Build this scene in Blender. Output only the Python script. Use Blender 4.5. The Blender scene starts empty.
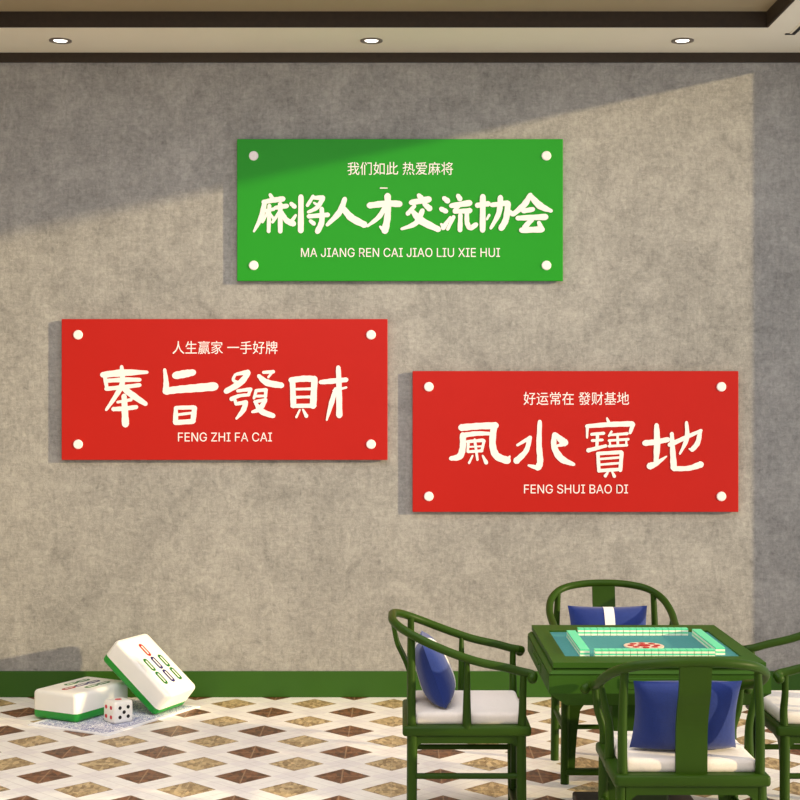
import bpy, bmesh, math, random
from mathutils import Vector, Matrix
random.seed(7)
S = bpy.context.scene
COL = S.collection
PI = math.pi

# ------------------------------------------------------------------ frame of the photograph
F = 1454.0; VX = 402.0; VY = 400.0; H = 1.87; WALL = 9.155; RW = 2.79
def W(px, py, d):                       # pixel + distance -> point in the room
    return Vector(((px-VX)*d/F, d, H-(py-VY)*d/F))

# ------------------------------------------------------------------ colours and materials
def lin(c):
    c = c/255.0
    return c/12.92 if c <= .04045 else ((c+.055)/1.055)**2.4
def rgb(r, g, b): return (lin(r), lin(g), lin(b), 1)
class NT:
    def __init__(s, name, rough=.5, spec=.4):
        s.m = bpy.data.materials.new(name); s.m.use_nodes = True
        s.t = s.m.node_tree; s.b = s.t.nodes['Principled BSDF']
        s.b.inputs['Roughness'].default_value = rough
        s.b.inputs['Specular IOR Level'].default_value = spec
    def n(s, typ, **kw):
        x = s.t.nodes.new(typ)
        for k, v in kw.items(): setattr(x, k, v)
        return x
    def l(s, a, b): s.t.links.new(a, b)
    def math(s, op, a, b=None, c=None):
        x = s.n('ShaderNodeMath', operation=op)
        for i, v in enumerate((a, b, c)):
            if v is None: continue
            if isinstance(v, (int, float)): x.inputs[i].default_value = v
            else: s.l(v, x.inputs[i])
        return x.outputs[0]
    def mix(s, f, a, b):
        x = s.n('ShaderNodeMix', data_type='RGBA')
        for i, v in ((0, f), (6, a), (7, b)):
            if isinstance(v, (int, float, tuple)): x.inputs[i].default_value = v
            else: s.l(v, x.inputs[i])
        return x.outputs[2]
    def noise(s, scale, detail=4, rough=.5, vec=None, dist=0):
        x = s.n('ShaderNodeTexNoise'); x.inputs['Scale'].default_value = scale
        x.inputs['Detail'].default_value = detail; x.inputs['Roughness'].default_value = rough
        x.inputs['Distortion'].default_value = dist
        s.l(vec if vec is not None else s.obj(), x.inputs['Vector'])
        return x.outputs['Fac']
    def obj(s):
        return s.n('ShaderNodeTexCoord').outputs['Object']
    def ramp(s, f, lo, hi):
        x = s.n('ShaderNodeMapRange'); x.inputs['From Min'].default_value = lo; x.inputs['From Max'].default_value = hi
        s.l(f, x.inputs['Value']); return x.outputs['Result']
    def bump(s, h, strength=.3, dist=.01):
        x = s.n('ShaderNodeBump'); x.inputs['Strength'].default_value = strength; x.inputs['Distance'].default_value = dist
        s.l(h, x.inputs['Height']); s.l(x.outputs[0], s.b.inputs['Normal'])

def plain(name, c, rough=.5, spec=.4, var=.06, scale=18, bump=0):
    q = NT(name, rough, spec)
    f = q.ramp(q.noise(scale, 3), .3, .7)
    a = tuple(v*(1-var) for v in c[:3])+(1,); b = tuple(min(1, v*(1+var)) for v in c[:3])+(1,)
    q.l(q.mix(f, a, b), q.b.inputs['Base Color'])
    if bump: q.bump(q.noise(scale*8, 4), bump, .004)
    return q.m

def concrete():
    q = NT('concrete_wall', .9, .15)
    rot = q.n('ShaderNodeMapping'); rot.inputs['Rotation'].default_value = (.7, .5, .9); q.l(q.obj(), rot.inputs['Vector']); RV = rot.outputs[0]
    big = q.ramp(q.noise(1.1, 6, .6, RV), .3, .7)
    mid = q.ramp(q.noise(4.5, 8, .65, RV, .8), .3, .7)
    fine = q.ramp(q.noise(34, 6, .75, RV, .6), .3, .7)
    # trowel scratches, stretched diagonally
    mp = q.n('ShaderNodeMapping'); mp.inputs['Rotation'].default_value = (.4, .7, .5); mp.inputs['Scale'].default_value = (3, 1, 12)
    q.l(q.obj(), mp.inputs['Vector'])
    scr = q.ramp(q.noise(3.2, 7, .75, mp.outputs[0], 1.5), .35, .62)
    mp2 = q.n('ShaderNodeMapping'); mp2.inputs['Rotation'].default_value = (.3, .25, -.4); mp2.inputs['Scale'].default_value = (11, 1, 3)
    q.l(q.obj(), mp2.inputs['Vector'])
    scr2 = q.ramp(q.noise(2.4, 7, .75, mp2.outputs[0], 1.2), .35, .62)
    v = q.math('ADD', q.math('MULTIPLY', big, .16), q.math('MULTIPLY', mid, .24))
    v = q.math('ADD', v, q.math('MULTIPLY', fine, .32))
    v = q.math('ADD', v, q.math('MULTIPLY', scr, .14))
    v = q.math('ADD', v, q.math('MULTIPLY', scr2, .14))
    c = q.mix(v, rgb(86, 85, 86), rgb(190, 187, 182))
    q.l(c, q.b.inputs['Base Color'])
    q.bump(v, .25, .01)
    return q.m

P = .4925
def floor_mat():
    q = NT('marble_mosaic_floor', .42, .35)
    sep = q.n('ShaderNodeSeparateXYZ'); q.l(q.obj(), sep.inputs[0])
    x = q.math('DIVIDE', q.math('SUBTRACT', sep.outputs[0], -.052), P)
    y = q.math('DIVIDE', q.math('SUBTRACT', sep.outputs[1], 8.951), P)
    u = q.math('ADD', q.math('ADD', x, y), .5); v = q.math('ADD', q.math('SUBTRACT', x, y), .5)
    fu = q.math('SUBTRACT', q.math('FRACT', u), .5); fv = q.math('SUBTRACT', q.math('FRACT', v), .5)
    iu = q.math('FLOOR', u); iv = q.math('FLOOR', v)
    par = q.math('PINGPONG', q.math('ADD', iu, iv), 1.0)
    au = q.math('ABSOLUTE', fu); av = q.math('ABSOLUTE', fv)
    mx = q.math('MAXIMUM', au, av); mn = q.math('MINIMUM', au, av)
    dia = q.math('LESS_THAN', mx, .292)
    # mosaic chips inside the diamonds
    vo = q.n('ShaderNodeTexVoronoi'); vo.inputs['Scale'].default_value = 52
    mp = q.n('ShaderNodeMapping'); mp.inputs['Scale'].default_value = (1, .45, 1); mp.inputs['Rotation'].default_value = (0, 0, .7)
    q.l(q.obj(), mp.inputs['Vector']); q.l(mp.outputs[0], vo.inputs['Vector'])
    chip = q.n('ShaderNodeSeparateColor'); q.l(vo.outputs['Color'], chip.inputs[0])
    fine = q.ramp(q.noise(60, 5, .7), .3, .7)
    ch = q.math('ADD', q.math('MULTIPLY', chip.outputs[0], .6), q.math('MULTIPLY', fine, .4))
    tan = q.mix(ch, rgb(98, 66, 26), rgb(234, 206, 154))
    brn = q.mix(ch, rgb(38, 16, 6), rgb(150, 98, 62))
    # quarter seams, cross through the diamond's points
    seam = q.math('LESS_THAN', q.math('ABSOLUTE', q.math('SUBTRACT', au, av)), .014)
    brn = q.mix(q.math('MULTIPLY', seam, .45), brn, rgb(200, 165, 130))
    tan = q.mix(q.math('MULTIPLY', seam, .25), tan, rgb(225, 205, 165))
    gem = q.mix(par, tan, brn)
    rim = q.math('GREATER_THAN', mx, .276)
    gem = q.mix(q.math('MULTIPLY', rim, .55), gem, rgb(120, 90, 62))
    # marble bands
    vein = q.ramp(q.noise(7, 7, .65, dist=2.0), .45, .75)
    marb = q.mix(vein, rgb(252, 247, 238), rgb(236, 228, 222))
    knot = q.math('GREATER_THAN', mn, .292)
    marb = q.mix(q.math('MULTIPLY', knot, .55), marb, rgb(234, 226, 224))
    j = q.math('GREATER_THAN', mx, .492)
    marb = q.mix(q.math('MULTIPLY', j, .35), marb, rgb(190, 180, 172))
    c = q.mix(dia, marb, gem)
    q.l(c, q.b.inputs['Base Color'])
    q.l(q.math('ADD', q.math('MULTIPLY', vein, .15), .38), q.b.inputs['Roughness'])
    return q.m

def paper_mat():
    q = NT('printed_card', .6, .2)
    sep = q.n('ShaderNodeSeparateXYZ'); q.l(q.obj(), sep.inputs[0])
    hx, hy = .29-.03, .435-.03
    inside = q.math('MULTIPLY', q.math('LESS_THAN', q.math('ABSOLUTE', sep.outputs[0]), hx), q.math('LESS_THAN', q.math('ABSOLUTE', sep.outputs[1]), hy))
    n1 = q.noise(38, 3, .6, dist=1.5)
    band = q.math('LESS_THAN', q.math('ABSOLUTE', q.math('SUBTRACT', n1, .5)), .05)
    wv = q.n('ShaderNodeTexWave'); wv.inputs['Scale'].default_value = 9; wv.inputs['Distortion'].default_value = 5
    q.l(q.obj(), wv.inputs['Vector'])
    b2 = q.math('GREATER_THAN', wv.outputs['Fac'], .55)
    f = q.math('MULTIPLY', inside, q.math('MAXIMUM', q.math('MULTIPLY', band, .8), q.math('MULTIPLY', b2, .15)))
    q.l(q.mix(f, rgb(246, 246, 250), rgb(70, 84, 160)), q.b.inputs['Base Color'])
    return q.m

def fabric(name, c, var=.12):
    q = NT(name, .85, .15)
    f = q.ramp(q.noise(260, 2), .3, .7)
    q.l(q.mix(f, tuple(v*(1-var) for v in c[:3])+(1,), tuple(min(1, v*(1+var)) for v in c[:3])+(1,)), q.b.inputs['Base Color'])
    q.b.inputs['Sheen Weight'].default_value = .25
    q.bump(q.noise(9, 3), .35, .02)
    return q.m

def emit(name, c, s):
    q = NT(name); q.b.inputs['Base Color'].default_value = c
    q.b.inputs['Emission Color'].default_value = c; q.b.inputs['Emission Strength'].default_value = s
    return q.m

M = dict(
    wall=concrete(), floor=floor_mat(), paper=paper_mat(),
    soffit=plain('painted_ceiling', rgb(236, 230, 212), .8, .2, .02, 2),
    tray=plain('tray_ceiling', rgb(164, 150, 122), .8, .2, .02, 2),
    brown=plain('dark_bronze_trim', rgb(56, 46, 36), .6, .3, .1, 30),
    base=plain('green_skirting', rgb(46, 86, 18), .5, .3, .06, 3),
    green=plain('green_lacquer', rgb(40, 66, 7), .45, .15, .08, 6),
    tgreen=plain('green_table_paint', rgb(44, 80, 12), .6, .18, .06, 6),
    dgreen=plain('dark_green_paint', rgb(22, 36, 14), .5, .3, .06, 6),
    baize=plain('teal_baize', rgb(74, 136, 134), .9, .1, .05, 60),
    red=plain('red_acrylic', rgb(176, 27, 18), .4, .2, .015, 3),
    sgreen=plain('green_acrylic', rgb(36, 146, 34), .4, .15, .015, 3),
    letter=plain('white_lettering', rgb(238, 230, 232), .6, .2, .01, 3),
    mint=plain('mint_plastic', rgb(92, 222, 168), .35, .4, .03, 40),
    cream=plain('cream_plastic', rgb(246, 250, 226), .35, .4, .02, 40),
    tilewhite=plain('white_tile_plastic', rgb(250, 247, 240), .3, .5, .01, 10),
    tilegreen=plain('green_tile_plastic', rgb(24, 150, 44), .3, .5, .03, 10),
    suitg=plain('green_ink', rgb(18, 104, 34), .5, .3, .03, 40),
    suitr=plain('red_ink', rgb(168, 24, 26), .5, .3, .03, 40),
    suitb=plain('navy_ink', rgb(34, 24, 96), .5, .3, .03, 40),
    black=plain('black_ink', rgb(24, 20, 20), .5, .3, .03, 40),
    redpip=plain('red_pip_ink', rgb(214, 40, 60), .5, .3, .03, 40),
    blue=fabric('blue_cushion_cloth', rgb(31, 50, 118)),
    white=fabric('white_cloth', rgb(236, 230, 224), .04),
    seat=fabric('pale_seat_cloth', rgb(232, 222, 214), .04),
    lampring=plain('downlight_ring_metal', rgb(120, 112, 104), .4, .5, .05, 20),
    lamp=emit('downlight_glow', (1, .95, .84, 1), 4),
    disc=plain('pale_disc', rgb(226, 196, 170), .5, .3, .05, 30),
)

# ------------------------------------------------------------------ mesh helpers
def box(bm, x0, x1, y0, y1, z0, z1, bev=0, seg=2, mi=0):
    r = bmesh.ops.create_cube(bm, size=1)
    vs = r['verts']
    for v in vs:
        v.co = Vector(((x0+x1)/2+v.co.x*(x1-x0), (y0+y1)/2+v.co.y*(y1-y0), (z0+z1)/2+v.co.z*(z1-z0)))
    fs = set(f for v in vs for f in v.link_faces)
    for f in fs: f.material_index = mi
    if bev:
        es = list(set(e for v in vs for e in v.link_edges))
        g = bmesh.ops.bevel(bm, geom=es, offset=bev, segments=seg, profile=.5, affect='EDGES')
        for f in g['faces']: f.material_index = mi
def catmull(pts, n=6):
    out = []
    L = len(pts)
    for i in range(L-1):
        p0 = pts[max(i-1, 0)]; p1 = pts[i]; p2 = pts[i+1]; p3 = pts[min(i+2, L-1)]
        for k in range(n):
            t = k/n
            out.append(tuple(.5*((2*b)+(-a+c)*t+(2*a-5*b+4*c-d)*t*t+(-a+3*b-3*c+d)*t**3) for a, b, c, d in zip(p0, p1, p2, p3)))
    out.append(tuple(pts[-1]))
    return out
def tube(bm, pts, r, seg=12, smooth=6, rw=None):
    """round (or elliptical) rod along pts; a point may carry its own radius as 4th value"""
    P4 = [tuple(p) if len(p) == 4 else tuple(p)+(r,) for p in pts]
    if smooth: P4 = catmull(P4, smooth)
    n = len(P4); C = [Vector(p[:3]) for p in P4]
    T = [(C[min(i+1, n-1)]-C[max(i-1, 0)]).normalized() for i in range(n)]
    up = Vector((0, 0, 1)) if abs(T[0].z) < .8 else Vector((1, 0, 0))
    nrm = (up-T[0]*up.dot(T[0])).normalized()
    rings = []
    for i in range(n):
        nrm = (nrm-T[i]*nrm.dot(T[i])).normalized(); b = T[i].cross(nrm)
        rings.append([bm.verts.new(C[i]+(nrm*math.cos(a)+b*math.sin(a))*P4[i][3]) for a in (2*PI*k/seg for k in range(seg))])
    for i in range(n-1):
        for k in range(seg):
            bm.faces.new((rings[i][k], rings[i][(k+1) % seg], rings[i+1][(k+1) % seg], rings[i+1][k]))
    bm.faces.new(rings[0][::-1]); bm.faces.new(rings[-1])
def cyl(bm, x, y, z0, z1, r, seg=32, r2=None, mi=0):
    r2 = r if r2 is None else r2
    a = [bm.verts.new((x+r*math.cos(2*PI*k/seg), y+r*math.sin(2*PI*k/seg), z0)) for k in range(seg)]
    b = [bm.verts.new((x+r2*math.cos(2*PI*k/seg), y+r2*math.sin(2*PI*k/seg), z1)) for k in range(seg)]
    fs = [bm.faces.new((a[k], a[(k+1) % seg], b[(k+1) % seg], b[k])) for k in range(seg)]
    fs += [bm.faces.new(a[::-1]), bm.faces.new(b)]
    for f in fs: f.material_index = mi
def sphere(bm, c, r, u=16, v=10, sc=(1, 1, 1)):
    g = bmesh.ops.create_uvsphere(bm, u_segments=u, v_segments=v, radius=r)
    for x in g['verts']: x.co = Vector((x.co.x*sc[0], x.co.y*sc[1], x.co.z*sc[2]))+Vector(c)
def prism(bm, outline, fn, t0, t1, mi=0):
    """outline (2-D) extruded between t0 and t1; fn(a, b, t) gives the point"""
    A = [bm.verts.new(fn(a, b, t0)) for a, b in outline]; B = [bm.verts.new(fn(a, b, t1)) for a, b in outline]
    n = len(A)
    fs = [bm.faces.new((A[i], A[(i+1) % n], B[(i+1) % n], B[i])) for i in range(n)]
    fs += [bm.faces.new(A[::-1]), bm.faces.new(B)]
    for f in fs: f.material_index = mi
def obj(name, bm, mats, parent=None, smooth=False, loc=None):
    bmesh.ops.recalc_face_normals(bm, faces=bm.faces[:])
    me = bpy.data.meshes.new(name); bm.to_mesh(me); bm.free()
    for m in (mats if isinstance(mats, (list, tuple)) else [mats]): me.materials.append(m)
    if smooth:
        for p in me.polygons: p.use_smooth = True
        me.set_sharp_from_angle(angle=math.radians(38))
    o = bpy.data.objects.new(name, me); COL.objects.link(o)
    if parent: o.parent = parent
    if loc is not None: o.location = loc
    return o
def tag(o, label, cat, group=None):
    o['label'] = label; o['category'] = cat
    if group: o['group'] = group
    return o
def thing(name, label, cat, loc=(0, 0, 0), rz=0, group=None):
    o = bpy.data.objects.new(name, None); COL.objects.link(o)
    o.empty_display_size = .1; o.location = loc; o.rotation_euler = (0, 0, rz)
    return tag(o, label, cat, group)
def struct(name, bm, m):
    o = obj(name, bm, m); o['kind'] = 'structure'; return o
def dup(root, loc, rz, label, group=None):
    r = root.copy(); COL.objects.link(r); r.location = loc; r.rotation_euler = (0, 0, rz); r['label'] = label
    if group: r['group'] = group
    for ch in list(root.children):
        c = ch.copy(); COL.objects.link(c); c.parent = r
        for g in list(ch.children):
            d = g.copy(); COL.objects.link(d); d.parent = c
    return r
B = bmesh.new

# ------------------------------------------------------------------ the room
CZ = 4.055; LW = -3.6; Y0 = -2.0
TX0, TX1, TY1 = -2.75, 2.15, 8.54; TZ = 4.149
b = B(); box(b, LW-.15, RW+.12, Y0, WALL+.15, -.1, 0); struct('floor', b, M['floor'])
b = B(); box(b, LW-.15, RW+.12, WALL, WALL+.15, 0, CZ+.2); struct('wall_back', b, M['wall'])
b = B(); box(b, LW-.15, LW, Y0, WALL, 0, CZ+.2); struct('wall_left', b, M['wall'])
b = B(); box(b, RW, RW+.1, WALL-.215, WALL, 0, CZ+.2); box(b, RW, RW+.1, Y0, WALL-.215, CZ+.022, CZ+.2)
box(b, RW, RW+.1, Y0, -1.2, 0, CZ+.022); struct('wall_right', b, M['wall'])
b = B()
box(b, LW, RW, TY1, WALL, CZ, TZ); box(b, TX1, RW, Y0, TY1, CZ, TZ); box(b, LW, TX0, Y0, TY1, CZ, TZ)
struct('ceiling', b, M['soffit'])
b = B(); box(b, LW, RW, Y0, WALL, TZ, TZ+.1); struct('ceiling_2', b, M['tray']).name = 'ceiling_tray'
b = B(); box(b, TX0, TX1, TY1-.012, TY1, CZ+.002, TZ); box(b, TX1-.012, TX1, Y0, TY1-.012, CZ+.002, TZ)
box(b, TX0, TX0+.012, Y0, TY1-.012, CZ+.002, TZ); struct('trim_1', b, M['brown'])
b = B(); box(b, LW, RW, WALL-.012, WALL, CZ-.061, CZ); struct('trim_2', b, M['brown'])
b = B(); box(b, LW, RW, WALL-.014, WALL, 0, .164, .004, 1); struct('baseboard_back', b, M['base'])
b = B(); box(b, LW, LW+.014, Y0, WALL-.014, 0, .164, .004, 1); struct('baseboard_left', b, M['base'])

# downlights in the lowered ceiling
def downlight(x, label):
    t = thing('downlight', label, 'ceiling light', (x, 8.835, CZ), 0)
    b = B(); seg = 40
    prof = [(.068, 0), (.068, -.006), (.058, -.009), (.041, -.002), (.041, 0)]
    rings = [[b.verts.new((r*math.cos(2*PI*k/seg), r*math.sin(2*PI*k/seg), z)) for k in range(seg)] for r, z in prof]
    for i in range(len(prof)):
        A, C2 = rings[i], rings[(i+1) % len(prof)]
        for k in range(seg): b.faces.new((A[k], A[(k+1) % seg], C2[(k+1) % seg], C2[k]))
    obj('trim_ring', b, M['lampring'], t, True)
    b = B(); cyl(b, 0, 0, -.003, 0, .040, 40); obj('lens', b, M['lamp'], t)
downlight((61-VX)*8.85/F, 'round glowing downlight at the left end of the lowered ceiling')
downlight((371.5-VX)*8.85/F, 'round glowing downlight above the green sign, middle of the three')
downlight((682-VX)*8.85/F, 'round glowing downlight nearest the right corner of the ceiling')
# slot in the right-hand soffit
t = thing('air_slot', 'thin dark linear air slot in the right ceiling border', 'air vent', (2.345, 7.2, CZ))
b = B(); box(b, -.035, .035, -1.49, 1.49, -.004, 0); obj('frame', b, M['soffit'], t)
b = B(); box(b, -.024, .0, -1.48, 1.48, -.006, -.004); box(b, -.06, -.024, 1.462, 1.48, -.006, -.0005); obj('slot', b, M['black'], t)

# ------------------------------------------------------------------ lettering
def catw(pts, n=7): return catmull([tuple(map(float, p)) for p in pts], n)
def stroke(bm, pts, to, off):
    """brush stroke: (x, y, width) in its own units -> ribbon with round ends, extruded"""
    Q = catw(pts)
    n = len(Q); L = []; R = []
    for i, (x, y, w) in enumerate(Q):
        a = Q[max(i-1, 0)]; c = Q[min(i+1, n-1)]
        dx, dy = c[0]-a[0], c[1]-a[1]; l = math.hypot(dx, dy) or 1
        nx, ny = -dy/l, dx/l
        ww = w*.55*(1+.05*math.sin(i*1.7+pts[0][0]))
        L.append((x+nx*ww, y+ny*ww)); R.append((x-nx*ww, y-ny*ww))
    def cap(i, sgn):
        x, y, w = Q[i]; a = Q[max(i-1, 0)]; c = Q[min(i+1, n-1)]
        ang = math.atan2(c[1]-a[1], c[0]-a[0])+(0 if sgn > 0 else PI)
        return [(x+w*.55*.9*math.cos(ang-PI/2+k*PI/6), y+w*.55*.9*math.sin(ang-PI/2+k*PI/6)) for k in range(1, 6)]
    def strip(A, C2):
        tA = [bm.verts.new(to(*p, off)) for p in A]; tC = [bm.verts.new(to(*p, off)) for p in C2]
        bA = [bm.verts.new(to(*p, 0)) for p in A]; bC = [bm.verts.new(to(*p, 0)) for p in C2]
        for i in range(len(A)-1):
            bm.faces.new((tA[i], tA[i+1], tC[i+1], tC[i]))
            bm.faces.new((tA[i], bA[i], bA[i+1], tA[i+1])); bm.faces.new((tC[i+1], bC[i+1], bC[i], tC[i]))
        return tA, tC
    tA, tC = strip(L, R)
    for i, sgn, l0, r0 in ((n-1, 1, tA[-1], tC[-1]), (0, -1, tA[0], tC[0])):
        c = cap(i, sgn)
        if sgn < 0: c = c[::-1]
        vs = [bm.verts.new(to(*p, off)) for p in c]
        # order: from R side round to L side at the end; mirrored at the start
        ring = [r0]+vs+[l0]
        try: bm.faces.new(ring)
        except ValueError: pass

Z3 = (80, 350, 140/800.); Z4 = (220, 350, 140/800.); Z5 = (440, 400, 140/800.); Z6 = (580, 400, 140/800.)
Z7 = (245, 185, 155/800.); Z8 = (400, 185, .2)
BIG = {
'red1': [(Z3, [
 [(130,142,30),(250,130,36),(384,127,16)], [(150,176,20),(250,170,24),(342,170,20)], [(150,222,22),(250,212,22),(342,200,20)],
 [(140,140,22),(155,225,18)],
 [(238,95,18),(242,190,28),(205,262,24),(150,342,14)], [(240,212,26),(300,258,34),(375,308,24)],
 [(190,338,22),(260,334,24),(322,326,22)], [(215,298,14),(292,284,18)], [(252,262,26),(256,340,32),(260,424,38)],
 [(484,112,16),(492,180,26),(492,235,34)], [(490,236,36),(560,226,38),(660,218,42),(770,208,44)], [(545,146,38),(600,136,40),(648,128,32)],
 [(548,330,20),(546,412,28)], [(550,330,20),(650,328,22)], [(655,330,26),(645,408,28)], [(555,370,14),(640,360,14)], [(545,415,26),(645,408,26)]]),
 (Z4, [
 [(95,138,16),(160,126,26)], [(162,130,26),(118,186,32),(35,236,28)], [(88,140,14),(76,172,16),(112,188,16)],
 [(248,128,16),(306,124,18)], [(222,148,20),(268,186,34),(352,202,30)], [(298,128,12),(276,156,12)],
 [(100,234,16),(176,224,20)], [(176,226,16),(162,256,16)], [(66,280,24),(110,262,18),(166,256,16)], [(84,280,16),(92,310,16)], [(92,308,18),(150,298,22)], [(148,300,24),(132,345,26),(94,392,12)],
 [(205,232,16),(264,228,20)], [(206,236,16),(194,276,14)], [(262,232,18),(260,268,16)], [(198,264,14),(262,262,14)], [(198,296,16),(262,284,18)], [(258,288,22),(228,336,26),(185,354,14)], [(202,300,16),(238,350,30),(304,376,26)],
 [(414,168,28),(420,318,30)], [(405,172,28),(480,164,32),(542,166,32)], [(540,170,32),(532,320,34)], [(425,224,13),(520,222,15)], [(425,270,14),(520,268,15)], [(412,320,20),(540,318,24)],
 [(456,342,10),(436,384,12)], [(474,340,10),(494,378,20)],
 [(575,184,22),(640,178,28),(722,170,24)], [(676,100,24),(680,200,28),(682,374,32)], [(662,222,20),(638,300,26),(610,400,10)], [(650,232,14),(722,214,12)]])],
'red2': [(Z5, [
 [(122,158,36),(210,150,34),(318,146,36)], [(308,150,34),(300,250,34),(322,318,38),(386,346,38)], [(386,346,26),(398,322,10)],
 [(130,200,32),(130,270,32),(112,322,34),(62,334,22)], [(130,202,26),(206,192,24),(284,192,18)],
 [(162,240,16),(158,296,12)], [(155,238,16),(246,230,18)], [(252,232,16),(238,292,14)], [(160,296,14),(240,290,16)], [(198,226,14),(208,300,14),(214,342,12)], [(162,268,9),(244,264,9)],
 [(186,318,10),(166,360,12)], [(244,318,10),(264,358,22)],
 [(570,124,22),(566,250,28),(572,350,32),(560,386,34)], [(560,388,28),(506,374,12)], [(442,258,14),(516,214,20)], [(512,218,24),(492,290,26),(436,348,34)],
 [(658,192,16),(690,226,34),(716,244,34)], [(712,250,26),(668,262,12)], [(654,196,24),(652,266,30),(692,334,36),(764,368,18)]]),
 (Z6, [
 [(154,104,10),(166,134,20)], [(38,150,20),(170,140,26),(298,136,28)], [(42,150,16),(40,216,10)], [(302,138,24),(286,188,16)],
 [(66,196,16),(136,190,16)], [(68,232,14),(128,228,14)], [(46,288,22),(148,262,16)], [(100,196,16),(96,268,16)],
 [(180,180,12),(164,206,10)], [(172,200,12),(270,192,16)], [(164,232,13),(276,224,14)], [(164,264,13),(268,258,14)], [(214,194,13),(216,262,13)], [(264,226,11),(264,260,11)], [(170,234,10),(172,264,11)],
 [(102,305,18),(108,406,18)], [(100,306,18),(236,298,20)], [(238,300,20),(230,402,20)], [(108,338,12),(228,328,13)], [(108,370,12),(228,360,13)], [(108,404,18),(230,396,18)],
 [(160,412,10),(144,434,18)], [(184,410,10),(196,436,18)],
 [(370,246,30),(430,240,28),(502,226,26)], [(437,144,24),(440,250,34),(434,350,24)], [(398,378,36),(436,362,26),(494,322,8)],
 [(512,256,24),(600,216,22),(692,174,16)], [(686,178,20),(672,244,26),(640,284,24)], [(640,286,18),(622,278,6)], [(608,128,16),(610,220,24),(570,308,10)],
 [(524,192,20),(530,300,28),(536,388,34)], [(536,392,26),(620,390,26),(690,368,34)]])],
'green': [(Z7, [
 [(130,50,16),(142,72,20)], [(95,88,20),(150,78,24),(196,72,26)], [(102,88,22),(84,165,24),(46,240,10)],
 [(104,134,16),(150,124,16)], [(126,106,18),(122,240,18)], [(118,140,14),(90,192,12)], [(132,150,10),(148,176,14)], [(156,118,18),(216,108,22)], [(182,98,22),(182,240,22)], [(176,142,16),(142,192,14)], [(190,140,16),(214,182,26),(250,200,28)],
 [(238,96,18),(256,112,22)], [(262,156,12),(236,194,22)], [(289,60,24),(288,236,28)],
 [(352,58,16),(322,106,16)], [(346,66,16),(402,66,24)], [(402,70,22),(372,116,20),(326,140,14)], [(356,92,10),(374,104,14)], [(328,162,20),(428,154,22)], [(396,122,20),(396,190,26),(374,240,26)], [(338,186,18),(356,200,20)],
 [(515,72,22),(488,140,28),(424,206,16)], [(506,118,24),(548,168,34),(618,206,30)], [(618,206,14),(632,214,6)],
 [(642,106,28),(730,96,30),(798,98,30)], [(736,56,30),(736,160,30),(722,236,34)], [(722,238,24),(698,216,12)], [(726,110,22),(690,166,22),(632,212,12)],
 [(698,16,5),(734,16,5)]]),
 (Z8, [
 [(94,52,20),(106,66,26)], [(56,88,24),(144,72,30)], [(72,106,18),(38,144,20)], [(122,96,20),(148,118,28)], [(112,128,22),(80,190,24),(8,220,12)], [(66,136,22),(108,180,34),(192,222,26)],
 [(220,66,20),(238,80,26)], [(206,120,22),(230,132,22)], [(252,160,10),(216,214,24)], [(206,196,12),(222,214,14)],
 [(290,54,20),(300,70,24)], [(256,104,22),(348,90,28)], [(300,98,16),(272,130,18)], [(272,134,18),(350,128,24)], [(268,160,18),(238,222,14)], [(302,150,20),(300,226,22)], [(334,142,20),(336,190,22),(352,214,24),(380,198,22)],
 [(386,102,24),(442,94,24)], [(414,58,26),(413,226,26)], [(458,100,20),(538,90,24)], [(540,92,26),(530,170,28),(506,216,28)], [(502,62,24),(494,140,24),(454,216,14)], [(446,150,12),(434,172,10)], [(542,126,14),(562,146,22)],
 [(652,50,22),(620,100,28),(564,148,20)], [(656,58,22),(700,104,32),(756,130,16)], [(616,130,22),(664,122,22)], [(588,166,22),(728,160,28)], [(660,172,22),(622,212,24)], [(608,226,26),(710,222,28)], [(694,188,18),(706,216,24)]])],
}
DS = WALL-.035
import os
try: INTER = bpy.data.fonts.load(os.path.join(bpy.utils.resource_path('LOCAL'), 'datafiles', 'fonts', 'Inter.woff2'))   # Blender's own font
except Exception: INTER = None
def text_mesh(body, rect, d, thick=.0015, bold=.0, helv=False):
    cu = bpy.data.curves.new('txt', 'FONT'); cu.body = body; cu.size = 1; cu.resolution_u = 3; cu.offset = bold
    if helv and INTER: cu.font = INTER
    o = bpy.data.objects.new('txt', cu); COL.objects.link(o)
    dg = bpy.context.evaluated_depsgraph_get(); dg.update()
    me = bpy.data.meshes.new_from_object(o.evaluated_get(dg)); bpy.data.objects.remove(o)
    b = B(); b.from_mesh(me); bpy.data.meshes.remove(me)
    xs = [v.co.x for v in b.verts]; ys = [v.co.y for v in b.verts]
    a0 = W(rect[0], rect[3], d); a1 = W(rect[2], rect[1], d)
    for v in b.verts:
        u = (v.co.x-min(xs))/(max(xs)-min(xs)); w = (v.co.y-min(ys))/(max(ys)-min(ys))
        v.co = Vector((a0.x+(a1.x-a0.x)*u, d, a0.z+(a1.z-a0.z)*w))
    g = bmesh.ops.extrude_face_region(b, geom=b.faces[:])
    for v in [x for x in g['geom'] if isinstance(x, bmesh.types.BMVert)]: v.co.y -= thick
    return b
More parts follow.
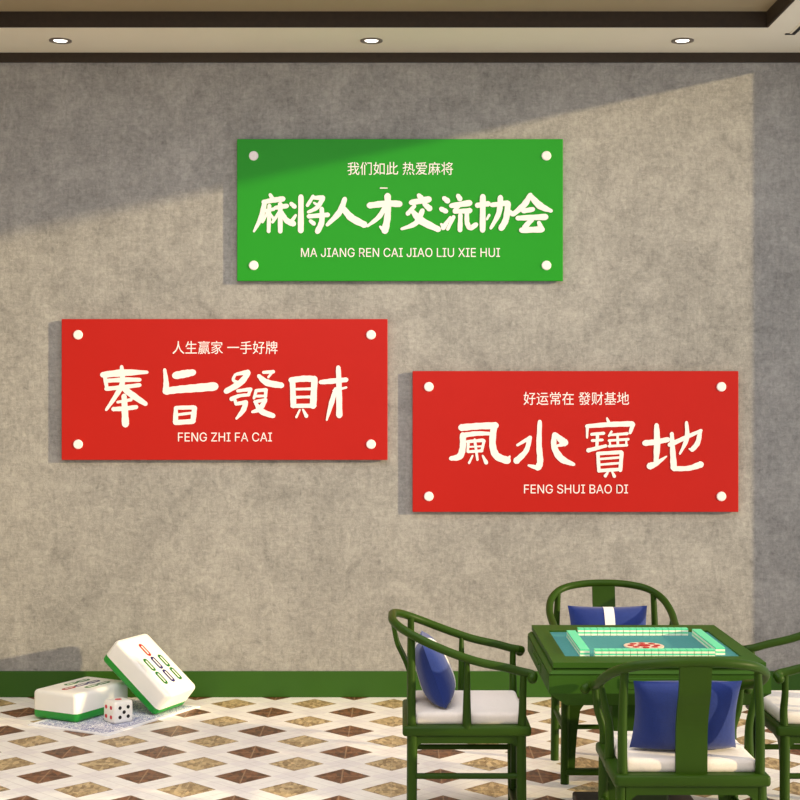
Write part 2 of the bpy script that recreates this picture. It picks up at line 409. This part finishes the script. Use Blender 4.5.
def words(bm):
    """cut a line of letters into one mesh per word, at the wide gaps"""
    seen = set(); isl = []
    for f in bm.faces:
        if f in seen: continue
        st = [f]; seen.add(f); cur = []
        while st:
            g = st.pop(); cur.append(g)
            for v in g.verts:
                for h in v.link_faces:
                    if h not in seen: seen.add(h); st.append(h)
        xs = [v.co.x for g in cur for v in g.verts]; isl.append((min(xs), max(xs), cur))
    isl.sort(key=lambda i: i[0]); hgt = max(v.co.z for v in bm.verts)-min(v.co.z for v in bm.verts)
    groups = [[isl[0]]]; end = isl[0][1]
    for i in isl[1:]:
        if i[0]-end > .24*hgt: groups.append([])
        groups[-1].append(i); end = max(end, i[1])
    out = []
    for gr in groups:
        nb = bmesh.new(); mp = {}
        for _, _, fs in gr:
            for f in fs:
                vs = []
                for v in f.verts:
                    if v not in mp: mp[v] = nb.verts.new(v.co)
                    vs.append(mp[v])
                nb.faces.new(vs)
        out.append(nb)
    bm.free(); return out
def sign(key, rect, mat, small, srect, latin, lrect, caps, label):
    x0, y0, x1, y1 = rect
    c = W((x0+x1)/2, y1, DS); org = Vector((c.x, WALL, c.z))
    t = thing('wall_sign', label, 'sign', org)
    a0 = W(x0, y1, DS)-org; a1 = W(x1, y0, DS)-org
    b = B(); box(b, a0.x, a1.x, DS-WALL, DS-WALL+.022, a0.z, a1.z, .003, 2); obj('panel', b, mat, t)
    for sx in (a0.x+.12, a1.x-.12):
        for sz in (a0.z+.12, a1.z-.12):
            b = B(); cyl(b, 0, 0, 0, .0135, .016, 16)
            for v in b.verts: v.co = Vector((sx+v.co.x, -v.co.z, sz+v.co.y))
            obj('standoff', b, M['lampring'], t, True)
    for (cx, cy) in caps:
        p = W(cx, cy, DS)-org
        b = B(); cyl(b, 0, 0, 0, .006, .030, 28, .026)
        for v in b.verts: v.co = Vector((p.x+v.co.x, DS-WALL-v.co.z, p.z+v.co.y))
        obj('screw_cap', b, M['letter'], t, True)
    b = B(); i = 0
    for (zx, zy, s), strokes in BIG[key]:
        for st in strokes:
            i += 1
            def to(x, y, o, zx=zx, zy=zy, s=s):
                p = W(zx+x*s, zy+y*s, DS)-org; p.y = DS-WALL-o+.0005 if o else DS-WALL+.0005; return p
            stroke(b, st, to, .0022+i*.00004)
    obj('large_lettering', b, M['letter'], t)
    for body, rc, nm, bd in ((small, srect, 'small_lettering', .0), (latin, lrect, 'latin_lettering', .0)):
        b = text_mesh(body, rc, DS, bold=bd, helv=(nm == 'latin_lettering'))
        for v in b.verts: v.co -= org
        if nm == 'small_lettering': obj(nm, b, M['letter'], t); continue
        for wd in words(b): obj('latin_word', wd, M['letter'], t)
    return t
def caps4(xa, xb, ya, yb): return [(xa, ya), (xb, ya), (xa, yb), (xb, yb)]
sign('green', (237, 139, 563, 281), M['sgreen'], '我们如此 热爱麻将', (347.5, 162, 453, 175), 'MA JIANG REN CAI JIAO LIU XIE HUI', (301, 248, 500, 257),
     caps4(253.6, 546.4, 155.8, 265.4), 'green rectangular sign with white brush characters, highest on the wall')
sign('red1', (61.5, 319, 387.5, 460), M['red'], '人生赢家 一手好牌', (172.5, 341, 277.5, 354), 'FENG ZHI FA CAI', (178, 432.5, 272, 441.5),
     caps4(78, 371, 334.8, 444.3), 'red rectangular sign reading FENG ZHI FA CAI, on the left of the wall')
sign('red2', (412.5, 371, 738.5, 512), M['red'], '好运常在 發财基地', (523.5, 392, 629, 405), 'FENG SHUI BAO DI', (524, 484.5, 628, 493.5),
     caps4(428.8, 721.4, 386.8, 496.4), 'red rectangular sign reading FENG SHUI BAO DI, above the table')

# ------------------------------------------------------------------ horseshoe armchair (front = +Y)
def rail_pts():
    half = [(.0, -.32, .909), (.12, -.315, .903), (.222, -.275, .884), (.285, -.19, .846), (.308, -.07, .797), (.305, .05, .757), (.298, .16, .733), (.295, .225, .716), (.300, .265, .708)]
    return [(-x, y, z) for x, y, z in half[:0:-1]]+half
def rail_z(y, lo=True):
    h = [(p[1], p[2], p[0]) for p in rail_pts()[8:]]
    for (y0, z0, x0), (y1, z1, x1) in zip(h, h[1:]):
        if y0 <= y <= y1:
            f = (y-y0)/(y1-y0); return z0+(z1-z0)*f, x0+(x1-x0)*f
def make_chair(label, loc, rz):
    t = thing('armchair', label, 'chair', loc, rz)
    G = M['green']; SZ = .48; FZ = .435
    b = B(); box(b, -.29, .29, -.275, .275, FZ, SZ, .014, 3)
    obj('seat_frame', b, G, t, True)
    b = B(); box(b, -.25, .25, -.225, .25, SZ-.006, SZ+.05, .02, 4); obj('seat_cushion', b, M['seat'], t, True)
    for sx in (-1, 1):
        for sy in (-1, 1):
            b = B(); tube(b, [(sx*.265, sy*.235, 0, .021), (sx*.260, sy*.232, FZ+.01, .022)], .02, 14, 0); obj('leg', b, G, t, True)
        # posts of each side: rear, middle, front (gooseneck)
        z, x = rail_z(-.235); b = B(); tube(b, [(sx*.256, -.236, SZ-.01, .019), (sx*.256, -.236, .68, .0175), (sx*(x-.004), -.236, z, .015)], .015, 12); obj('rear_post', b, G, t, True)
        z, x = rail_z(0); b = B(); tube(b, [(sx*.272, 0, SZ-.01, .020), (sx*.272, 0, .60, .016), (sx*.292, 0, .70, .013), (sx*(x-.002), 0, z, .010)], .015, 12); obj('side_post', b, G, t, True)
        z, x = rail_z(.24); b = B(); tube(b, [(sx*.262, .235, SZ-.01, .018), (sx*.262, .238, .54, .017), (sx*.286, .238, .62, .015), (sx*(x), .24, z, .014)], .015, 12); obj('front_post', b, G, t, True)
        b = B(); tube(b, [(sx*.262, -.235, .262), (sx*.262, .235, .262)], .013, 12, 0); obj('side_stretcher', b, G, t, True)
    b = B(); tube(b, [(-.262, -.234, .172), (.262, -.234, .172)], .013, 12, 0); obj('back_stretcher', b, G, t, True)
    b = B(); box(b, -.262, .262, .215, .262, .045, .075, .008); obj('foot_rail', b, G, t, True)
    # aprons: front one runs down the legs to the foot rail
    def fy(a, z, y): return Vector((a, y, z))
    for sx in (-1, 1):
        b = B(); prism(b, [(sx*.245, .436), (sx*.10, .436), (sx*.10, .405), (sx*.165, .395), (sx*.19, .36), (sx*.205, .25), (sx*.213, .15), (sx*.216, .075), (sx*.245, .075)], fy, .225, .24); obj('front_apron', b, G, t)
        b = B(); prism(b, [(-.235, .436), (.235, .436), (.235, .36), (.222, .36), (.214, .388), (.195, .402), (-.195, .402), (-.214, .388), (-.222, .36), (-.235, .36)], lambda a, z, x: Vector((x, a, z)), sx*.258, sx*.270); obj('side_apron', b, G, t)
    b = B(); box(b, -.101, .101, .225, .24, .405, .436); obj('front_apron', b, G, t)
    b = B(); prism(b, [(-.245, .436), (.245, .436), (.245, .36), (.232, .36), (.224, .388), (.205, .402), (-.205, .402), (-.224, .388), (-.232, .36), (-.245, .36)], fy, -.252, -.24); obj('back_apron', b, G, t)
    # crest rail
    b = B(); p = rail_pts()
    p = [(x, y, z, .0185) for x, y, z in p]
    tube(b, p, .0175, 16, 6)
    for sx in (-1, 1):
        tube(b, [(sx*.300, .263, .708, .0185), (sx*.314, .279, .703, .019), (sx*.330, .274, .693, .020)], .018, 14, 4); sphere(b, (sx*.331, .274, .692), .0215)
    obj('crest_rail', b, G, t, True)
    # S-shaped splat
    prof = catmull([(-.234, .47), (-.237, .58), (-.244, .66), (-.27, .73), (-.298, .79), (-.313, .86), (-.32, .906)], 5)
    b = B(); w = .059; th = .009; rows = []
    for y, z in prof: rows.append([b.verts.new((sx*w, y+sy*th, z)) for sx, sy in ((-1, -1), (1, -1), (1, 1), (-1, 1))])
    for A, C2 in zip(rows, rows[1:]):
        for k in range(4): b.faces.new((A[k], A[(k+1) % 4], C2[(k+1) % 4], C2[k]))
    b.faces.new(rows[0]); b.faces.new(rows[-1][::-1])
    obj('splat', b, G, t)
    return t
CX = 1.07; TC = 6.48
LC = (.277, TC); RC = (1.87, TC); FC = (CX+.008, 5.655); BC = (CX-.012, 7.32)
chair = make_chair('green horseshoe-back armchair left of the mahjong table, seen from its side', (LC[0], LC[1], 0), -PI/2)
dup(chair, (RC[0], RC[1], 0), PI/2, 'green armchair right of the mahjong table, cut off by the picture edge')
dup(chair, (FC[0], FC[1], 0), 0, 'green armchair nearest the camera, its back turned to us')
dup(chair, (BC[0], BC[1], 0), PI, 'green armchair behind the table, facing us with its back to the wall')

# pillows (own things, they lie on the chairs)
def make_pillow(label, loc, rz):
    t = thing('throw_pillow', label, 'pillow', loc, rz)
    def surf(u, v, s, infl=0.0, w=.205, h=.147):
        pin = 1-.05*(1-abs(u)**2)*abs(v)**3
        pin2 = 1-.065*(1-abs(v)**2)*abs(u)**3
        x = u*w*pin2; z = v*h*pin
        th = (.072-.012*v)*((1-abs(u)**2.6)*(1-abs(v)**3.2))**.5+infl
        return Vector((x, s*th, z))
    tilt = Matrix.Rotation(math.radians(20), 4, 'X')
    def place(v): return (tilt @ v)+Vector((0, 0, .142))
    def shell(u0, u1, nu, nv, infl, v0=-1, v1=1):
        b = B(); g = {}
        for s in (-1, 1):
            for i in range(nu+1):
                for j in range(nv+1):
                    u = u0+(u1-u0)*i/nu; v = v0+(v1-v0)*j/nv
                    e = (abs(u) >= 1 or abs(v) >= 1)
                    if s == 1 and e and not infl: g[s, i, j] = g[-1, i, j]; continue
                    g[s, i, j] = b.verts.new(place(surf(u, v, s, infl)))
            for i in range(nu):
                for j in range(nv):
                    q = (g[s, i, j], g[s, i+1, j], g[s, i+1, j+1], g[s, i, j+1])
                    b.faces.new(q if s < 0 else q[::-1])
        if infl:
            for i in range(nu):
                for j in (0, nv): b.faces.new((g[-1, i, j], g[-1, i+1, j], g[1, i+1, j], g[1, i, j]))
            for i in (0, nu):
                for j in range(nv): b.faces.new((g[-1, i, j], g[-1, i, j+1], g[1, i, j+1], g[1, i, j]))
        return b
    obj('cover', shell(-1, 1, 28, 22, 0), M['blue'], t, True)
    obj('white_band', shell(-.125, .125, 6, 22, .003), M['white'], t, True)['label'] = 'white cloth band around the pillow'
    return t
PZ = .531
pil = make_pillow('dark blue pillow with white band on the left armchair, seen edge-on', (LC[0]-.138, LC[1], PZ), -PI/2)
dup(pil, (FC[0], FC[1]-.12, PZ), 0, 'dark blue pillow on the nearest armchair, half hidden by its splat')
dup(pil, (BC[0], BC[1]+.12, PZ), PI, 'blue pillow with white band on the armchair behind the table')

# ------------------------------------------------------------------ mahjong table
TX, TY = CX-.01, TC
t = thing('mahjong_table', 'square green mahjong table with teal playing surface and stepped sides', 'table', (TX, TY, 0))
hx, hy = .438, .50; TZT = .79; ix, iy0, iy1 = .372, -.35, .335
G = M['tgreen']
b = B()
for (x0, x1, y0, y1) in ((-hx, hx, -hy, iy0), (-hx, hx, iy1, hy), (-hx, -ix, iy0, iy1), (ix, hx, iy0, iy1)):
    box(b, x0, x1, y0, y1, TZT-.022, TZT)
obj('top_frame', b, G, t)
b = B(); box(b, -ix, ix, iy0, iy1, TZT-.02, TZT-.008); obj('playing_surface', b, M['baize'], t)
def frust(bm, a0, b0, z0, a1, b1, z1):
    A = [bm.verts.new((sx*a0, sy*b0, z0)) for sx, sy in ((-1, -1), (1, -1), (1, 1), (-1, 1))]
    C2 = [bm.verts.new((sx*a1, sy*b1, z1)) for sx, sy in ((-1, -1), (1, -1), (1, 1), (-1, 1))]
    for k in range(4): bm.faces.new((A[k], A[(k+1) % 4], C2[(k+1) % 4], C2[k]))
    bm.faces.new(A[::-1]); bm.faces.new(C2)
b = B(); frust(b, hx-.012, hy-.012, TZT-.032, hx-.012, hy-.012, TZT-.02); frust(b, hx+.018, hy+.012, TZT-.045, hx+.004, hy+.002, TZT-.032)
obj('rim', b, G, t)
b = B(); frust(b, hx+.018, hy+.012, .665, hx+.018, hy+.012, .738); frust(b, hx+.010, hy+.006, .738, hx+.010, hy+.006, .745); frust(b, hx-.06, hy-.07, .600, hx+.018, hy+.012, .665)
obj('body', b, G, t)
b = B(); box(b, -.165, .27, -.28, .30, .44, .605, .012); obj('machine_housing', b, G, t, True)
b = B(); box(b, -.11, .11, -.11, .11, .05, .445, .01); obj('column', b, M['dgreen'], t)
b = B(); box(b, -.27, .27, -.27, .27, .012, .055, .01)
for sx in (-1, 1):
    for sy in (-1, 1): cyl(b, sx*.23, sy*.23, 0, .014, .025, 16)
obj('base_plate', b, M['black'], t)
for k in range(4):                          # a drawer on every side
    R = Matrix.Rotation(k*PI/2, 4, 'Z'); h = (hy+.012) if k % 2 == 0 else (hx+.018)
    b = B(); box(b, -.17, .17, -h-.004, -h+.02, .682, .728, .003, 1)
    for v in b.verts: v.co = R @ v.co
    d = obj('drawer', b, G, t)
    b = B(); box(b, -.13, .13, -h-.012, -h-.004, .712, .720, .002, 1)
    for v in b.verts: v.co = R @ v.co
    obj('drawer_pull', b, G, d)
b = B(); cyl(b, 0, 0, 0, .004, .088, 48)
o = obj('center_disc', b, M['disc'], t); o.location = (.008, -.06, TZT-.008)
b = B()
for k in range(8):
    a = k*PI/4; cyl(b, .058*math.cos(a), .058*math.sin(a), .004, .006, .015, 14)
cyl(b, 0, 0, .004, .006, .028, 24)
obj('red_rosette', b, M['suitr'], o)

# the four walls of tiles on the baize, every tile on its own
tw, tl, th = .030, .040, .016
b = B(); box(b, -tw/2+.0011, tw/2-.0011, -tl/2, tl/2, 0, th*.56, mi=0); box(b, -tw/2+.0011, tw/2-.0011, -tl/2, tl/2, th*.56, th-.0004, mi=1)
tile0 = obj('mahjong_tile', b, [M['cream'], M['mint']])
first = True
Z0 = TZT-.0078
for (name, cx, cy, rz) in (('nearest the camera', W(655, 656, 6.15).x, 6.165, 0), ('nearest the back wall', W(633, 633, 6.72).x, 6.735, 0),
                          ('nearest the left armchair', .775, 6.415, PI/2), ('nearest the right armchair', 1.358, 6.455, PI/2)):
    for lay in (0, 1):
        for i in range(17):
            o = tile0 if first else tile0.copy()
            if not first: COL.objects.link(o)
            first = False
            s = (i-8)*tw
            x, y = (cx+s, cy) if rz == 0 else (cx, cy+s)
            o.location = (x, y, Z0+lay*th); o.rotation_euler = (0, 0, rz)
            lv = 'upper' if lay else 'lower'
            o['label'] = 'small mint-backed mahjong tile in the %s layer of the row %s' % (lv, name)
            o['category'] = 'mahjong tile'; o['group'] = '%s layer of the tile row %s' % (lv, name)

# ------------------------------------------------------------------ card, giant tiles and die on the floor
e1 = Vector((.47, .883, 0)).normalized(); e2 = Vector((e1.y, -e1.x, 0))
ang = math.atan2(-e1.x, e1.y)
pc = Vector((-2.12, 8.34, 0))+e2*.255+e1*.435
b = B(); box(b, -.29, .29, -.435, .435, 0, .006)
o = tag(obj('printed_card', b, M['paper']), 'white card with blue print lying on the floor under the giant tiles', 'card')
o.location = (pc.x, pc.y, .0005); o.rotation_euler = (0, 0, ang)

TWd, TL, TH = .335, .485, .165
def rbox_layer(bm, w, l, z0, z1, r, rt, rb):
    """rounded slab: corner radius r, top edge rounding rt, bottom edge rounding rb"""
    def ring(ins, z):
        out = []
        rr = max(r-ins, .002)
        for cx, cy, a0 in ((w/2-r, l/2-r, 0), (-w/2+r, l/2-r, 90), (-w/2+r, -l/2+r, 180), (w/2-r, -l/2+r, 270)):
            for k in range(7):
                a = math.radians(a0+15*k); out.append(bm.verts.new((cx+rr*math.cos(a), cy+rr*math.sin(a), z)))
        return out
    levels = []
    if rb: levels += [(rb*(1-math.sin(k*PI/10)), z0+rb*(1-math.cos(k*PI/10))) for k in range(6)]
    else: levels.append((0, z0))
    if rt: levels += [(rt*(1-math.cos(k*PI/10)), z1-rt*(1-math.sin(k*PI/10))) for k in range(6)]
    else: levels.append((0, z1))
    rs = [ring(i, z) for i, z in levels]
    for A, C2 in zip(rs, rs[1:]):
        for k in range(len(A)): bm.faces.new((A[k], A[(k+1) % len(A)], C2[(k+1) % len(A)], C2[k]))
    bm.faces.new(rs[0][::-1]); bm.faces.new(rs[-1])
def capsule(cx, cy, w, l):
    r = w/2; h = l/2-r
    return [(cx+r*math.cos(math.radians(a)), cy+h+r*math.sin(math.radians(a))) for a in range(0, 181, 20)]+[(cx+r*math.cos(math.radians(a)), cy-h+r*math.sin(math.radians(a))) for a in range(180, 361, 20)]
def big_tile(label):
    t = thing('giant_mahjong_tile', label, 'mahjong tile')      # local: x width, y length (+y = end with the red stick), z thickness
    b = B(); rbox_layer(b, TWd, TL, 0, TH*.30, .032, 0, .022); obj('green_back', b, M['tilegreen'], t, True)
    b = B(); rbox_layer(b, TWd, TL, TH*.30, TH, .032, .024, 0); obj('white_face', b, M['tilewhite'], t, True)
    rows = [[(0, .115, 'suitr')], [(-.078, .005, 'suitg'), (0, .005, 'suitb'), (.078, .005, 'suitg')], [(-.078, -.105, 'suitg'), (0, -.105, 'suitb'), (.078, -.105, 'suitg')]]
    for row in rows:
        for x, y, m in row:
            b = B(); prism(b, capsule(x, y, .040, .104), lambda a, c, z: Vector((a, c, z)), TH-.0005, TH+.0012)
            s = obj('bamboo_stick', b, M[m], t)
            b = B(); prism(b, capsule(x, y, .011, .070), lambda a, c, z: Vector((a, c, z)), TH+.0010, TH+.0018)
            s2 = obj('stick_core', b, M['tilewhite'], s)
    return t
t1 = big_tile('giant white and green mahjong tile lying flat on the printed card')
Bc = Vector((-1.875, 8.375, 0))
t1c = Bc-e2*(TWd/2)+e1*(TL/2)
t1.location = (t1c.x, t1c.y, .007); t1.rotation_euler = (0, 0, ang+PI)   # red end towards us
t2 = big_tile('giant white and green mahjong tile leaning against the flat one')
g = Vector((-1.469, 8.577, 0)); ew = Vector((.40, .917, 0)).normalized(); nh = Vector((-ew.y, ew.x, 0))
th2 = math.radians(40)
Lv = nh*math.cos(th2)+Vector((0, 0, 1))*math.sin(th2); Nv = -nh*math.sin(th2)+Vector((0, 0, 1))*math.cos(th2)
c = g+ew*(TWd/2)+Lv*(TL/2)+Vector((0, 0, .001))
Mx = Matrix((ew, Lv, Nv)).transposed().to_4x4(); Mx.translation = c
t2.matrix_world = Mx
# die
t = thing('die', 'white die with red and black pips beside the giant tiles', 'die', (-1.645, 8.43, .0068), math.radians(42))
s = .128
b = B(); box(b, -s/2, s/2, -s/2, s/2, 0, s, .018, 4); obj('cube_body', b, M['tilewhite'], t, True)
def pips(fn, lst, mat, r):
    for a, c2 in lst:
        b = B(); cyl(b, 0, 0, 0, .0012, r, 18)
        for v in b.verts: v.co = fn(a+v.co.x, c2+v.co.y, v.co.z)
        obj('pip', b, mat, t)
q = .027
pips(lambda a, c2, z: Vector((a, -s/2-z, s/2+c2)), [(-q, -q), (q, -q), (-q, q), (q, q), (0, 0)], M['black'], .0105)
pips(lambda a, c2, z: Vector((-s/2-z, a, s/2+c2)), [(-q, -q), (q, -q), (-q, q), (q, q)], M['redpip'], .0115)
pips(lambda a, c2, z: Vector((a, c2, s+z)), [(0, 0)], M['redpip'], .02)

# ------------------------------------------------------------------ light, camera
sun = bpy.data.lights.new('sun', 'SUN'); sun.energy = 5.2; sun.color = (1.0, .79, .43); sun.angle = math.radians(1.3)
so = bpy.data.objects.new('sun', sun); COL.objects.link(so)
so.rotation_euler = Vector((-1, .37, -.2175)).to_track_quat('-Z', 'Y').to_euler(); so.location = (8, 2, 4)
al = bpy.data.lights.new('overhead_fill', 'AREA'); al.shape = 'RECTANGLE'; al.size = 4.2; al.size_y = 6.0; al.energy = 215; al.color = (.96, .965, 1)  # added area light below the tray, no fixture modelled; brightens floor and tops
ao = bpy.data.objects.new('overhead_fill', al); COL.objects.link(ao); ao.location = (-.3, 4.6, TZ-.02)
w = bpy.data.worlds.new('daylight'); S.world = w; w.use_nodes = True
w.node_tree.nodes['Background'].inputs[0].default_value = (.93, .95, 1.0, 1)
w.node_tree.nodes['Background'].inputs[1].default_value = .8
cam = bpy.data.cameras.new('camera'); cam.sensor_width = 36; cam.lens = F/800*36; cam.shift_x = -(VX-400)/800
co = bpy.data.objects.new('camera', cam); COL.objects.link(co); co.location = (0, 0, H); co.rotation_euler = (PI/2, 0, 0)
S.camera = co
vs = S.view_settings; vs.view_transform = 'Standard'; vs.look = 'None'; vs.gamma = 1; vs.exposure = 0; vs.use_curve_mapping = False
S.cycles.max_bounces = 10; S.cycles.diffuse_bounces = 6
